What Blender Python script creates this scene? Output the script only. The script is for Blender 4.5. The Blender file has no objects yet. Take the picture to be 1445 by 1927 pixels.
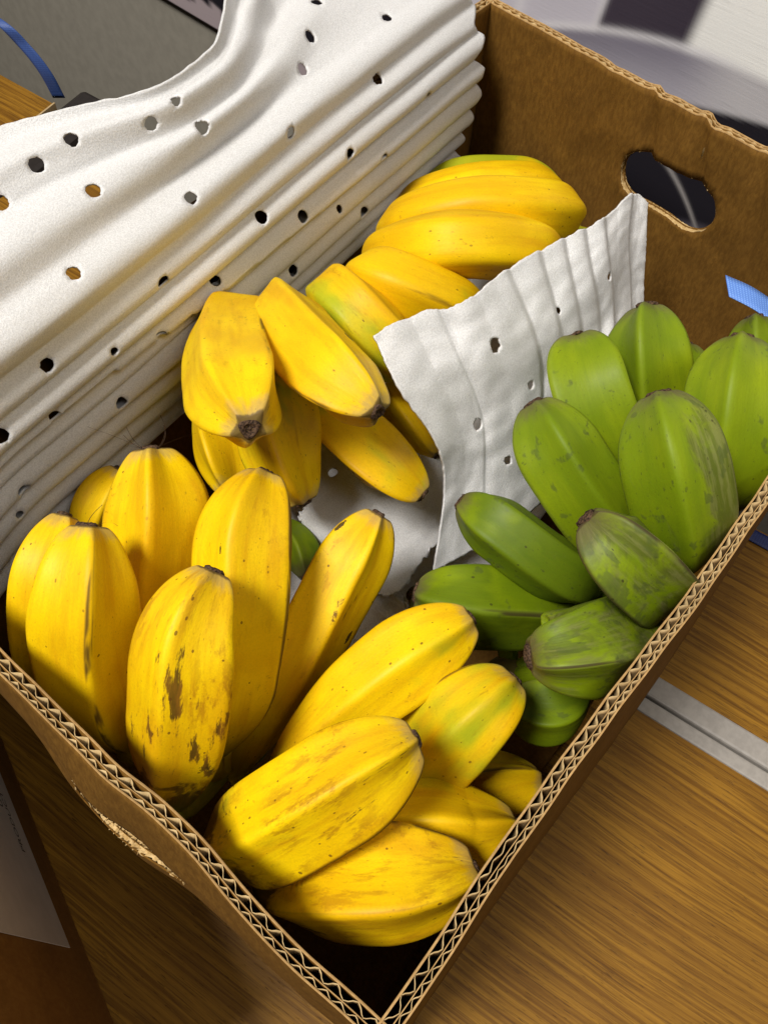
import bpy, bmesh, math, random
from mathutils import Vector, Matrix, noise
random.seed(7)
scn = bpy.context.scene
COL = scn.collection

# ------------------------------------------------------------------ camera
CAM = Vector((-0.004959, 0.019002, 0.558185))
CR = Vector((0.661269, -0.748156, 0.054649))     # right
CD = Vector((-0.620908, -0.586767, -0.519787))   # down
CF = Vector((0.420947, 0.309787, -0.852546))     # forward
FPX, CX, CY = 1573.113, 722.5, 963.5             # in pixels of a 1445 x 1927 frame
cd = bpy.data.cameras.new('camera'); cam = bpy.data.objects.new('camera', cd); COL.objects.link(cam)
m = Matrix((CR, -CD, -CF)).transposed().to_4x4(); m.translation = CAM
cam.matrix_world = m
cd.sensor_fit = 'VERTICAL'; cd.sensor_height = 36.0; cd.lens = 36.0 * FPX / 1927.0
cd.clip_start = 0.01; cd.clip_end = 50
scn.camera = cam

# ------------------------------------------------------------------ world, lamps, exposure
wd = bpy.data.worlds.new('World'); scn.world = wd; wd.use_nodes = True
bg = wd.node_tree.nodes['Background']; bg.inputs[0].default_value = (1.0, 0.93, 0.84, 1); bg.inputs[1].default_value = 0.012
def lamp(name, loc, target, w, h, power, col):
    l = bpy.data.lights.new(name, 'AREA'); l.shape = 'RECTANGLE'; l.size = w; l.size_y = h
    l.energy = power; l.color = col
    o = bpy.data.objects.new(name, l); COL.objects.link(o); o.location = loc
    o.rotation_euler = (Vector(target) - Vector(loc)).to_track_quat('-Z', 'Y').to_euler()
    return o
KEY = lamp('ceiling_lamp', (-1.05, 0.62, 2.7), (0.2, 0.15, 0.2), 0.7, 0.7, 114, (1.0, 0.965, 0.92))
FILL = lamp('fill_lamp', (0.1, -1.15, 2.45), (0.2, 0.15, 0.2), 1.0, 1.0, 17, (1.0, 0.95, 0.89))  # added fill light that lifts the shaded sides, not a fixture of the room
vs = scn.view_settings; vs.view_transform = 'Standard'; vs.look = 'None'; vs.gamma = 1.0; vs.exposure = 0.0
vs.use_curve_mapping = False
scn.cycles.max_bounces = 6

# ------------------------------------------------------------------ helpers
def ray(px, py): return CR * ((px - CX) / FPX) + CD * ((py - CY) / FPX) + CF
def onz(px, py, z):
    d = ray(px, py); return CAM + d * ((z - CAM.z) / d.z)
def onx(px, py, x):
    d = ray(px, py); return CAM + d * ((x - CAM.x) / d.x)
def onplane(px, py, p0, n):
    d = ray(px, py); return CAM + d * ((p0 - CAM).dot(n) / d.dot(n))
def toimg(P):
    v = P - CAM; z = v.dot(CF); return (CX + FPX * v.dot(CR) / z, CY + FPX * v.dot(CD) / z)
def nz(x, y=0.0, z=0.0): return noise.noise(Vector((x, y, z)))
def sstep(a, b, x):
    t = min(1, max(0, (x - a) / (b - a))); return t * t * (3 - 2 * t)
def obj(name, verts, faces, mat, parent=None, smooth=True):
    me = bpy.data.meshes.new(name); me.from_pydata([tuple(v) for v in verts], [], faces)
    if smooth: me.polygons.foreach_set('use_smooth', [True] * len(me.polygons))
    me.materials.append(mat); me.update()
    o = bpy.data.objects.new(name, me); COL.objects.link(o)
    if parent is not None: o.parent = parent
    return o
def empty(name, loc=(0, 0, 0)):
    o = bpy.data.objects.new(name, None); COL.objects.link(o); o.location = loc; o.empty_display_size = 0.02
    return o
def tag(o, label, cat, group=None):
    o['label'] = label; o['category'] = cat
    if group: o['group'] = group
    return o
def box_mesh(x0, x1, y0, y1, z0, z1):
    v = [(x, y, z) for z in (z0, z1) for y in (y0, y1) for x in (x0, x1)]
    f = [(0, 2, 3, 1), (4, 5, 7, 6), (0, 1, 5, 4), (2, 6, 7, 3), (0, 4, 6, 2), (1, 3, 7, 5)]
    return v, f
def prism(poly, z0, z1):
    n = len(poly); v = [(p[0], p[1], z0) for p in poly] + [(p[0], p[1], z1) for p in poly]
    f = [tuple(range(n - 1, -1, -1)), tuple(range(n, 2 * n))] + [(i, (i + 1) % n, n + (i + 1) % n, n + i) for i in range(n)]
    return v, f
def bevel(o, w, seg=2):
    md = o.modifiers.new('bevel', 'BEVEL'); md.width = w; md.segments = seg; md.limit_method = 'ANGLE'
def solid(o, t, off=0.0):
    md = o.modifiers.new('solid', 'SOLIDIFY'); md.thickness = t; md.offset = off; md.use_even_offset = False
def fattr(me, name, vals):
    a = me.attributes.new(name, 'FLOAT', 'POINT'); a.data.foreach_set('value', vals)

# ------------------------------------------------------------------ materials
class NT:
    def __init__(s, name, rough=0.6, spec=0.3):
        s.m = bpy.data.materials.new(name); s.m.use_nodes = True
        s.t = s.m.node_tree; s.b = s.t.nodes['Principled BSDF']
        s.b.inputs['Roughness'].default_value = rough; s.b.inputs['Specular IOR Level'].default_value = spec
    def n(s, typ, **kw):
        k = s.t.nodes.new(typ)
        for a, b in kw.items(): setattr(k, a, b)
        return k
    def link(s, a, b): s.t.links.new(a, b)
    def put(s, sock, v):
        if hasattr(v, 'is_output'): s.link(v, sock)
        else: sock.default_value = v
    def math(s, op, a, b=None, c=None, clamp=False):
        k = s.n('ShaderNodeMath', operation=op); k.use_clamp = clamp
        for i, v in enumerate((a, b, c)):
            if v is not None: s.put(k.inputs[i], v)
        return k.outputs[0]
    def vmath(s, op, a, b):
        k = s.n('ShaderNodeVectorMath', operation=op); s.put(k.inputs[0], a); s.put(k.inputs[1], b); return k.outputs[0]
    def step(s, x, a, b):
        k = s.n('ShaderNodeMapRange', interpolation_type='SMOOTHSTEP')
        s.put(k.inputs[0], x); k.inputs[1].default_value = a; k.inputs[2].default_value = b
        return k.outputs[0]
    def mix(s, f, a, b):
        k = s.n('ShaderNodeMix', data_type='RGBA'); s.put(k.inputs[0], f)
        for i, v in ((6, a), (7, b)):
            if not hasattr(v, 'is_output') and len(v) == 3: v = (*v, 1)
            s.put(k.inputs[i], v)
        return k.outputs[2]
    def noise(s, vec, scale, detail=3, rough=0.55, dist=0.0):
        k = s.n('ShaderNodeTexNoise'); s.put(k.inputs['Vector'], vec); k.inputs['Scale'].default_value = scale
        k.inputs['Detail'].default_value = detail; k.inputs['Roughness'].default_value = rough; k.inputs['Distortion'].default_value = dist
        return k.outputs[0]
    def voro(s, vec, scale, out='Distance', feat='F1'):
        k = s.n('ShaderNodeTexVoronoi', feature=feat); s.put(k.inputs['Vector'], vec); k.inputs['Scale'].default_value = scale
        return k.outputs[out]
    def attr(s, name, out='Fac'):
        return s.n('ShaderNodeAttribute', attribute_name=name).outputs[out]
    def gen(s, which='Object'): return s.n('ShaderNodeTexCoord').outputs[which]
    def pos(s): return s.n('ShaderNodeNewGeometry').outputs['Position']
    def bump(s, h, strength=0.3, dist=0.001):
        k = s.n('ShaderNodeBump'); k.inputs['Strength'].default_value = strength; k.inputs['Distance'].default_value = dist
        s.put(k.inputs['Height'], h); s.link(k.outputs[0], s.b.inputs['Normal'])
    def color(s, c): s.put(s.b.inputs['Base Color'], c if hasattr(c, 'is_output') else (*c, 1))
    def rough(s, r): s.put(s.b.inputs['Roughness'], r)

def banana_material(green):
    t = NT('green_banana_peel' if green else 'yellow_banana_peel', 0.48, 0.2)
    rest = t.attr('rest', 'Vector'); ridge = t.attr('ridge'); tipd = t.attr('tipd'); based = t.attr('based')
    gr = t.attr('green'); br = t.attr('bruise')
    along = t.vmath('MULTIPLY', rest, (1, 1, 0.16))
    n1 = t.noise(rest, 22, 3); n2 = t.noise(along, 130, 4, 0.6); n3 = t.noise(rest, 55, 4, 0.65, 0.6); n4 = t.noise(along, 420, 3, 0.6)
    if green:
        c = t.mix(t.step(n1, .35, .68), (0.145, 0.212, 0.003), (0.255, 0.322, 0.004))
        c = t.mix(t.math('MULTIPLY', t.step(n2, .4, .7), .28), c, (0.085, 0.150, 0.003))
        c = t.mix(t.math('MULTIPLY', t.step(ridge, .72, 1.0), .35), c, (0.27, 0.33, 0.03))
        m1 = t.math('MULTIPLY', gr, t.step(n1, .44, .58)); c = t.mix(m1, c, (0.045, 0.092, 0.004))
        scurf = t.step(t.math('ADD', t.math('ADD', n3, t.math('MULTIPLY', br, .42)), t.math('MULTIPLY', t.attr('side'), .55)), .76, .98)
        c = t.mix(t.math('MULTIPLY', scurf, .66), c, t.mix(t.step(n4, .4, .62), (0.052, 0.055, 0.016), (0.135, 0.125, 0.055)))
        blot = t.step(t.math('ADD', t.noise(rest, 95, 3, .6), t.math('MULTIPLY', br, .12)), .66, .72)
        c = t.mix(t.math('MULTIPLY', blot, .55), c, (0.062, 0.085, 0.018))
        rd = t.math('MULTIPLY', t.step(ridge, .86, .98), t.step(t.math('ADD', t.noise(along, 170, 3), t.math('MULTIPLY', br, .25)), .60, .70))
        c = t.mix(t.math('MULTIPLY', rd, .85), c, (0.045, 0.03, 0.014))
        tipc = (0.105, 0.088, 0.038); tipk = (0.05, 0.028, 0.016)
    else:
        c = t.mix(t.step(n1, .36, .66), (0.72, 0.435, 0.0012), (0.84, 0.565, 0.0016))
        c = t.mix(t.math('MULTIPLY', t.step(n2, .42, .72), .55), c, (0.60, 0.285, 0.002))
        gm = t.step(t.math('ADD', t.math('ADD', n1, t.math('MULTIPLY', gr, .40)), t.math('MULTIPLY', t.step(ridge, .5, 1), .03)), .74, .95)
        c = t.mix(t.math('MULTIPLY', gm, .8), c, (0.24, 0.33, 0.012))
        sc = t.step(t.math('ADD', t.noise(t.vmath('MULTIPLY', rest, (1, 1, .45)), 190, 6, .7), t.math('MULTIPLY', br, .16)), .60, .74)
        c = t.mix(t.math('MULTIPLY', sc, t.math('MULTIPLY', t.step(t.noise(rest, 30, 3), .36, .66), t.math('ADD', .12, t.math('MULTIPLY', br, .75)))), c, (0.36, 0.155, 0.004))
        # dark bruises drawn out along the finger
        bl0 = t.math('ADD', t.math('MULTIPLY', t.noise(t.vmath('MULTIPLY', rest, (1, 1, .32)), 100, 6, .72, .3), .8), t.math('MULTIPLY', t.math('ADD', br, t.math('MULTIPLY', t.attr('side'), .35)), .20))
        bl = t.step(t.math('ADD', bl0, t.math('MULTIPLY', t.math('SUBTRACT', t.noise(rest, 17, 2), .5), .45)), .655, .71)
        c = t.mix(t.math('MULTIPLY', bl, .88), c, t.mix(t.step(n4, .35, .65), (0.035, 0.012, 0.006), (0.16, 0.055, 0.010)))
        rd = t.math('MULTIPLY', t.step(ridge, .85, .98), t.step(t.math('ADD', t.noise(along, 150, 3), t.math('MULTIPLY', br, .20)), .56, .66))
        c = t.mix(t.math('MULTIPLY', rd, .85), c, (0.055, 0.026, 0.010))
        bb = t.math('MULTIPLY', t.step(t.math('ADD', based, t.math('MULTIPLY', t.math('SUBTRACT', t.noise(rest, 60, 5, .68, .4), .5), .11)), .050, .034), t.step(br, .5, .62))
        c = t.mix(t.math('MULTIPLY', bb, .85), c, t.mix(t.step(n4, .35, .65), (0.02, 0.010, 0.006), (0.11, 0.045, 0.008)))
        vd = t.n('ShaderNodeTexVoronoi'); t.put(vd.inputs['Vector'], t.vmath('MULTIPLY', rest, (1, 1, .28))); vd.inputs['Scale'].default_value = 120
        rd2 = t.n('ShaderNodeSeparateColor'); t.link(vd.outputs['Color'], rd2.inputs[0])
        dash = t.math('LESS_THAN', t.math('ADD', vd.outputs['Distance'], t.math('MULTIPLY', t.noise(rest, 700, 3), .14)), t.math('MULTIPLY', t.step(rd2.outputs[0], .86, 1.0), .26))
        c = t.mix(t.math('MULTIPLY', dash, .92), c, (0.022, 0.012, 0.008))
        tipc = (0.33, 0.235, 0.10); tipk = (0.05, 0.03, 0.02)
    # small dark freckles
    v = t.n('ShaderNodeTexVoronoi'); t.put(v.inputs['Vector'], rest); v.inputs['Scale'].default_value = 300
    rnd = t.n('ShaderNodeSeparateColor'); t.link(v.outputs['Color'], rnd.inputs[0])
    thr = t.math('MULTIPLY', t.step(rnd.outputs[0], .72, 1.0), .20)
    fr = t.math('MULTIPLY', t.math('LESS_THAN', v.outputs['Distance'], thr), t.step(t.math('ADD', n1, t.math('MULTIPLY', br, .2)), .42, .62))
    c = t.mix(t.math('MULTIPLY', fr, .75), c, (0.035, 0.03, 0.008) if green else (0.11, 0.040, 0.006))
    v2 = t.voro(t.vmath('MULTIPLY', rest, (1, 1, .55)), 520)
    fr2 = t.math('MULTIPLY', t.math('LESS_THAN', v2, .13), t.step(n3, .5, .62)); c = t.mix(t.math('MULTIPLY', fr2, .4), c, (0.03, 0.035, 0.008) if green else (0.20, 0.08, 0.006))
    fs = t.math('MULTIPLY', t.step(t.noise(rest, 380, 3, .6), .63, .70), t.step(t.noise(rest, 60, 2), .40, .62))
    c = t.mix(t.math('MULTIPLY', fs, .6 if green else .38), c, (0.05, 0.062, 0.012) if green else (0.24, 0.095, 0.006))
    # stem end turns greenish, blossom end grey-brown, as on the fruit
    if not green: c = t.mix(t.math('MULTIPLY', t.step(based, .030, .004), .55), c, (0.22, 0.22, 0.012))
    tn = t.math('ADD', tipd, t.math('MULTIPLY', t.math('SUBTRACT', t.noise(rest, 120, 4, .65), .5), .016))
    c = t.mix(t.math('MULTIPLY', t.step(tn, .013 if green else .0085, .0005), .75 if green else .6), c, tipc)
    tn2 = t.math('ADD', tipd, t.math('MULTIPLY', t.math('SUBTRACT', t.noise(rest, 190, 3), .5), .0016))
    c = t.mix(t.math('MULTIPLY', t.step(tn2, .0012, .0003), .75), c, tipk)
    c = t.mix(t.math('MULTIPLY', t.step(t.noise(rest, 1100, 2), .35, .7), .10), c, (0.10, 0.08, 0.01))
    t.color(c)
    t.rough(t.math('ADD', .40, t.math('MULTIPLY', n3, .22)))
    t.bump(t.math('ADD', t.math('MULTIPLY', n4, .4), t.math('ADD', t.math('MULTIPLY', n2, .8), t.math('MULTIPLY', t.noise(rest, 900, 2), .25))), .35, .0006)
    return t.m
M_Y = banana_material(False); M_G = banana_material(True)

def mat_tip():
    t = NT('blossom_scar', .85, .1); n = t.noise(t.gen(), 900, 3)
    t.color(t.mix(t.step(n, .35, .65), (0.022, 0.014, 0.010), (0.11, 0.065, 0.038))); t.bump(n, .6, .001); return t.m
M_TIP = mat_tip()
def mat_crown():
    t = NT('banana_crown', .7, .2); n = t.noise(t.gen(), 120, 3)
    t.color(t.mix(n, (0.16, 0.14, 0.02), (0.07, 0.045, 0.02))); return t.m
M_CROWN = mat_crown()

def mat_kraft(name, dark, light, edge=False):
    t = NT(name, .82, .15); p = t.pos()
    fib = t.noise(t.vmath('MULTIPLY', p, (1, 1, .35)), 420, 4, .65); big = t.noise(p, 28, 3); sp = t.noise(p, 150, 3, .6)
    c = t.mix(t.step(fib, .3, .72), dark, light)
    c = t.mix(t.math('MULTIPLY', t.step(big, .42, .7), .35), c, tuple(.62 * v for v in dark))
    c = t.mix(t.math('MULTIPLY', t.step(sp, .60, .72), .35), c, tuple(min(1, 1.35 * v) for v in light))
    t.color(c); t.bump(t.math('ADD', fib, big), .25, .0008); return t.m
M_KRAFT = mat_kraft('kraft_liner', (0.120, 0.055, 0.008), (0.180, 0.088, 0.014))
M_FLUTE = mat_kraft('kraft_fluting', (0.42, 0.29, 0.13), (0.58, 0.43, 0.22))
M_CUT = mat_kraft('cut_board_edge', (0.34, 0.20, 0.075), (0.46, 0.29, 0.12))
M_TORN = mat_kraft('torn_kraft', (0.42, 0.27, 0.10), (0.62, 0.45, 0.22))
M_BOX2 = mat_kraft('plain_kraft', (0.23, 0.105, 0.022), (0.28, 0.135, 0.03))

def mat_foam():
    t = NT('white_packing_foam', .42, .5); p = t.pos()
    a = t.noise(p, 1300, 2, .6); b = t.noise(p, 2800, 2, .6); g = t.noise(p, 40, 2)
    t.color(t.mix(t.step(a, .35, .65), (0.575, 0.57, 0.562), (0.70, 0.695, 0.688)))
    t.rough(t.math('ADD', .30, t.math('MULTIPLY', t.step(b, .4, .6), .3)))
    t.b.inputs['Subsurface Weight'].default_value = .6; t.b.inputs['Subsurface Radius'].default_value = (.008, .0075, .0068)
    t.bump(t.math('ADD', a, t.math('MULTIPLY', b, .6)), .55, .0006); return t.m
M_FOAM = mat_foam()

GA = 1.6983  # direction of the wood grain on the desks
GD = Vector((math.cos(GA), math.sin(GA), 0)); GN = Vector((math.sin(GA), -math.cos(GA), 0))
def mat_wood():
    t = NT('oak_laminate', .5, .22); p = t.pos()
    mp = t.n('ShaderNodeMapping'); mp.vector_type = 'POINT'; t.link(p, mp.inputs[0]); mp.inputs['Rotation'].default_value = (0, 0, -GA)
    q = mp.outputs[0]   # x runs along the grain
    warp = t.noise(t.vmath('MULTIPLY', q, (3, 9, 1)), 1.0, 2)
    w = t.n('ShaderNodeCombineXYZ'); t.put(w.inputs[1], t.math('MULTIPLY', warp, .02)); q2 = t.vmath('ADD', q, w.outputs[0])
    s1 = t.noise(t.vmath('MULTIPLY', q2, (7, 330, 1)), 1.0, 5, .62)
    s2 = t.noise(t.vmath('MULTIPLY', q2, (24, 1000, 1)), 1.0, 4, .6)
    s3 = t.noise(t.vmath('MULTIPLY', q2, (2.2, 42, 1)), 1.0, 3, .5)
    pores = t.noise(t.vmath('MULTIPLY', q2, (95, 1050, 1)), 1.0, 3, .55)
    c = t.mix(t.step(s1, .36, .64), (0.145, 0.061, 0.004), (0.295, 0.143, 0.012))
    c = t.mix(t.math('MULTIPLY', t.step(s3, .40, .68), .5), c, (0.17, 0.076, 0.007))
    c = t.mix(t.math('MULTIPLY', t.step(s2, .52, .62), .55), c, (0.070, 0.028, 0.003))
    c = t.mix(t.math('MULTIPLY', t.step(pores, .62, .70), .75), c, (0.045, 0.018, 0.003))
    t.color(c); t.rough(t.math('ADD', .42, t.math('MULTIPLY', s2, .22)))
    t.bump(t.math('SUBTRACT', s2, t.math('MULTIPLY', t.step(pores, .6, .7), 1.0)), .35, .0004); return t.m
M_WOOD = mat_wood()
def simple(name, col, rough=.5, spec=.4, nscale=300, amt=.15, bmp=.1):
    t = NT(name, rough, spec); n = t.noise(t.pos(), nscale, 3)
    t.color(t.mix(t.math('MULTIPLY', t.step(n, .3, .7), 1.0), tuple(v * (1 - amt) for v in col), tuple(min(1, v * (1 + amt)) for v in col)))
    t.bump(n, bmp, .0005); return t.m
M_EDGE = simple('grey_edge_band', (0.30, 0.275, 0.245), .5, .4, 200, .08)
M_PALE = simple('pale_edge_band', (0.45, 0.32, 0.16), .6, .3)
M_DARK = simple('black_plastic', (0.018, 0.014, 0.012), .45, .4)
M_WALL = simple('olive_grey_paint', (0.30, 0.275, 0.225), .7, .2, 60, .06)
M_FLOOR = simple('dark_carpet', (0.05, 0.045, 0.04), .95, .1, 200, .3)
M_PAPER = simple('white_label_paper', (0.62, 0.56, 0.50), .6, .3, 80, .04)
M_INK = simple('black_ink', (0.012, 0.011, 0.014), .6, .2)
def mat_tape(name, a, b):
    t = NT(name, .5, .4); uv = t.attr('uvm', 'Vector')
    w1 = t.n('ShaderNodeTexWave', wave_type='BANDS', bands_direction='X'); t.put(w1.inputs[0], uv); w1.inputs['Scale'].default_value = 150
    w2 = t.n('ShaderNodeTexWave', wave_type='BANDS', bands_direction='Y'); t.put(w2.inputs[0], uv); w2.inputs['Scale'].default_value = 190
    k = t.math('MULTIPLY', w1.outputs['Fac'], w2.outputs['Fac'])
    t.color(t.mix(k, a, b)); t.bump(k, .3, .0004); return t.m
M_TAPE = mat_tape('blue_woven_tape', (0.10, 0.22, 0.62), (0.22, 0.42, 0.86))
M_STRAP = mat_tape('blue_strap', (0.035, 0.075, 0.25), (0.06, 0.12, 0.34))
M_TAPED = mat_tape('navy_woven_tape', (0.012, 0.022, 0.11), (0.025, 0.05, 0.20))

# ------------------------------------------------------------------ setting: floor, wall, mural
o = obj('floor', [(-3, -3, -.73), (3, -3, -.73), (3, 3, -.73), (-3, 3, -.73)], [(0, 1, 2, 3)], M_FLOOR, smooth=False); o['kind'] = 'structure'
v, f = box_mesh(.668, .72, -2.5, 3, -.729, 1.9); o = obj('wall', v, f, M_WALL, smooth=False); o['kind'] = 'structure'
def mural_col(y, z):
    black = (0.014, 0.012, 0.017)
    low = 0.158 + (0.25 - y) * 0.24 - 0.5 * (0.25 - y) ** 2
    arc = 0.1985 + (0.256 - y) * .125 - 0.95 * (y - .256) ** 2
    wob = 0.5 + 0.5 * nz(y * 9, z * 14, 3.3)
    up_l = tuple(.36 + .30 * wob for _ in range(3)); up_l = (up_l[0], up_l[1] * .955, up_l[2] * 1.06)
    dark = (0.040 + .012 * wob, 0.031 + .01 * wob, 0.046 + .012 * wob); white = (0.88, 0.87, 0.83)
    def mx(a, b, k): return tuple(p + (q - p) * k for p, q in zip(a, b))
    yy = y + (z - .2) * .12
    top = mx(up_l, dark, sstep(.345, .336, yy)); top = mx(top, white, sstep(.268, .254, yy))
    for yc, w, s in ((.341, .0035, .6), (.415, .006, .5)):
        top = mx(top, (.72, .70, .72), s * math.exp(-((yy - yc) / w) ** 2))
    g = sstep(low, arc, z); k = .5 + .5 * nz(y * 22, z * 40, 9)
    band = mx((.38, .36, .41), (.20, .185, .23), g * (.35 + .65 * sstep(.20, .29, y)))
    band = mx(band, (.55, .53, .53), .75 * sstep(.265, .20, y))
    c = mx(band, top, sstep(arc - .006, arc + .004, z))
    c = mx(c, (.74, .72, .74), .75 * math.exp(-((z - arc) / .0035) ** 2) * sstep(.19, .25, y))
    c = mx(black, c, sstep(low - .004, low + .002, z))
    # lower part of the print
    arc2 = 0.112 - (y - .26) ** 2 * 6.0 - (.26 - y) * .35
    c2 = mx((.10 + .10 * k, .09 + .09 * k, .115 + .10 * k), black, sstep(.052 + .012 * k, .064 + .012 * k, z + (y - .20) * .22))
    c2 = mx(c2, (.30, .28, .27), math.exp(-((z - arc2) / .0028) ** 2))
    c = mx(c2, c, sstep(.135, .15, z))
    pink = (.40, .33, .34)
    c = mx(c, pink, sstep(.006, .001, z - .02 * nz(y * 40, 2)) * sstep(.5, .6, y))
    return c
ys = [-.25 + i * .02 for i in range(15)] + [.05 + i * .0025 for i in range(200)] + [.55 + i * .01 for i in range(75)]; zs = [-.021 + j * .0025 for j in range(150)] + [.36 + j * .02 for j in range(8)]
v = [(.6595, y, z) for z in zs for y in ys]; ny = len(ys)
f = [(j * ny + i, j * ny + i + 1, (j + 1) * ny + i + 1, (j + 1) * ny + i) for j in range(len(zs) - 1) for i in range(ny - 1)]
t = NT('mural_print', .55, .3); p = t.pos()
ln = t.noise(t.vmath('MULTIPLY', p, (1, 22, 480)), 1.0, 3, .6); gn = t.noise(p, 900, 2)
t.color(t.mix(t.math('MULTIPLY', t.step(ln, .62, .72), .10), t.attr('print', 'Color'), (0.03, .025, .03)))
t.bump(t.math('ADD', ln, t.math('MULTIPLY', gn, .5)), .2, .0006)
mur = obj('mural', v, f, t.m); solid(mur, .006, 1.0)
ca = mur.data.color_attributes.new('print', 'FLOAT_COLOR', 'POINT')
fl = []
for q in v: fl += [*mural_col(q[1], q[2]), 1.0]
ca.data.foreach_set('color', fl)
tag(mur, 'blurred grey and purple photo mural panel standing behind the box', 'mural')

# ------------------------------------------------------------------ desks
def gpt(off, s, z=0):  # off: distance across the grain measured at y = -0.1, s: along the grain
    return Vector((off, -.1, z)) + GD * s
def strip(o0, o1, s0, s1): return [gpt(o0, s0)[:2], gpt(o1, s0)[:2], gpt(o1, s1)[:2], gpt(o0, s1)[:2]]
def part(name, poly, z0, z1, mat, parent, bw=0):
    c = Vector(parent.location); v, f = prism(poly, z0, z1)
    o = obj(name, [Vector(q) - c for q in v], f, mat, parent, smooth=False)
    if bw: bevel(o, bw)
    return o
def legs(parent, pts):
    for (x, y) in pts:
        part('leg', [(x - .02, y - .02), (x + .02, y - .02), (x + .02, y + .02), (x - .02, y + .02)], -.73, -.026, M_DARK, parent)
dk = empty('desk', (-.1, 0, -.73)); tag(dk, 'oak laminate desk with grey edge band under the front of the fruit box', 'desk')
part('desk_top', strip(-.95, .2820, -.8, 1.1), -.025, 0, M_WOOD, dk)
part('edge_band', strip(.2822, .2938, -.8, 1.1), -.027, .0008, M_EDGE, dk, .0015)
legs(dk, [(-.8, -.6), (.2, -.6), (-.8, .7), (.05, .7)])
dk2 = empty('desk', (.4, 0, -.73)); tag(dk2, 'oak laminate desk with grey edge band under the back of the fruit box', 'desk')
part('desk_top', strip(.3136, .475, -.8, .84), -.025, 0, M_WOOD, dk2)
part('edge_band', strip(.2954, .3132, -.8, .84), -.027, .0022, M_EDGE, dk2, .002)
legs(dk2, [(.47, -.6), (.42, -.6), (.36, .6), (.30, .6)])
cA, cB, cC = onz(100, 195, 0), onz(0, 140, 0), onz(30, 250, 0)
e1 = (cB - cA); e2 = (cC - cA)
dk3 = empty('desk', (cC.x - .1, cC.y + .1, -.73)); tag(dk3, 'oak laminate desk corner with pale edging beside the black plastic clamp', 'desk')
part('desk_top', [(cA + e1 * 6)[:2], cA[:2], (cA + e2 * 6)[:2], (cA + e2 * 6 + e1 * 6)[:2]], -.025, 0, M_WOOD, dk3)
u1 = e1.normalized(); u2 = e2.normalized()
part('edge_band', [cA[:2], (cA - u2 * .002)[:2], (cA - u2 * .002 - u1 * .002)[:2], (cA + e2 * 6 - u1 * .002)[:2], (cA + e2 * 6)[:2]], -.026, .0006, M_PALE, dk3)
q = cA + e1 * 3 + e2 * 3; legs(dk3, [(q.x, q.y)])
# black clamp on the desk corner
k0 = cA - u1 * .004 - u2 * .045; k1 = cA - u1 * .004 + u2 * .13
ck = empty('desk_clamp', (k0.x, k0.y, -.03)); tag(ck, 'black plastic clamp between the desk ends with a blue strap on it', 'clamp')
def crect(a, b, w): n = -u1; return [a[:2], (a + n * w)[:2], (b + n * w)[:2], b[:2]]
part('clamp_body', crect(k0, k1, .05), -.06, -.004, M_DARK, ck, .006)
part('clamp_foot', crect(k0 + u2 * .03, k1 - u2 * .05, .04), -.73, -.0605, M_DARK, ck, .003)

# ------------------------------------------------------------------ ribbons (tape and strap)
def ribbon(name, pts, wvec, mat, th=.0006, n=40, parent=None):
    P = [Vector(p) for p in pts]
    def cr(t):
        k = min(int(t), len(P) - 2); u = t - k
        a = P[k - 1] if k > 0 else 2 * P[0] - P[1]; d = P[k + 2] if k + 2 < len(P) else 2 * P[-1] - P[-2]
        b, c = P[k], P[k + 1]
        return .5 * ((2 * b) + (-a + c) * u + (2 * a - 5 * b + 4 * c - d) * u * u + (-a + 3 * b - 3 * c + d) * u ** 3)
    v, uvm, s, last = [], [], 0, None
    for i in range(n + 1):
        c = cr(i / n * (len(P) - 1)); s += (c - last).length if last else 0; last = c
        w = Vector(wvec[0]).lerp(Vector(wvec[1]), i / n)
        for j in range(5):
            kk = j / 4 - .5; v.append(c + w * kk); uvm += [s, w.length * kk, 0]
    f = [(i * 5 + j, i * 5 + j + 1, i * 5 + j + 6, i * 5 + j + 5) for i in range(n) for j in range(4)]
    o = obj(name, v, f, mat, parent); a = o.data.attributes.new('uvm', 'FLOAT_VECTOR', 'POINT'); a.data.foreach_set('vector', uvm)
    solid(o, th); return o

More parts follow.
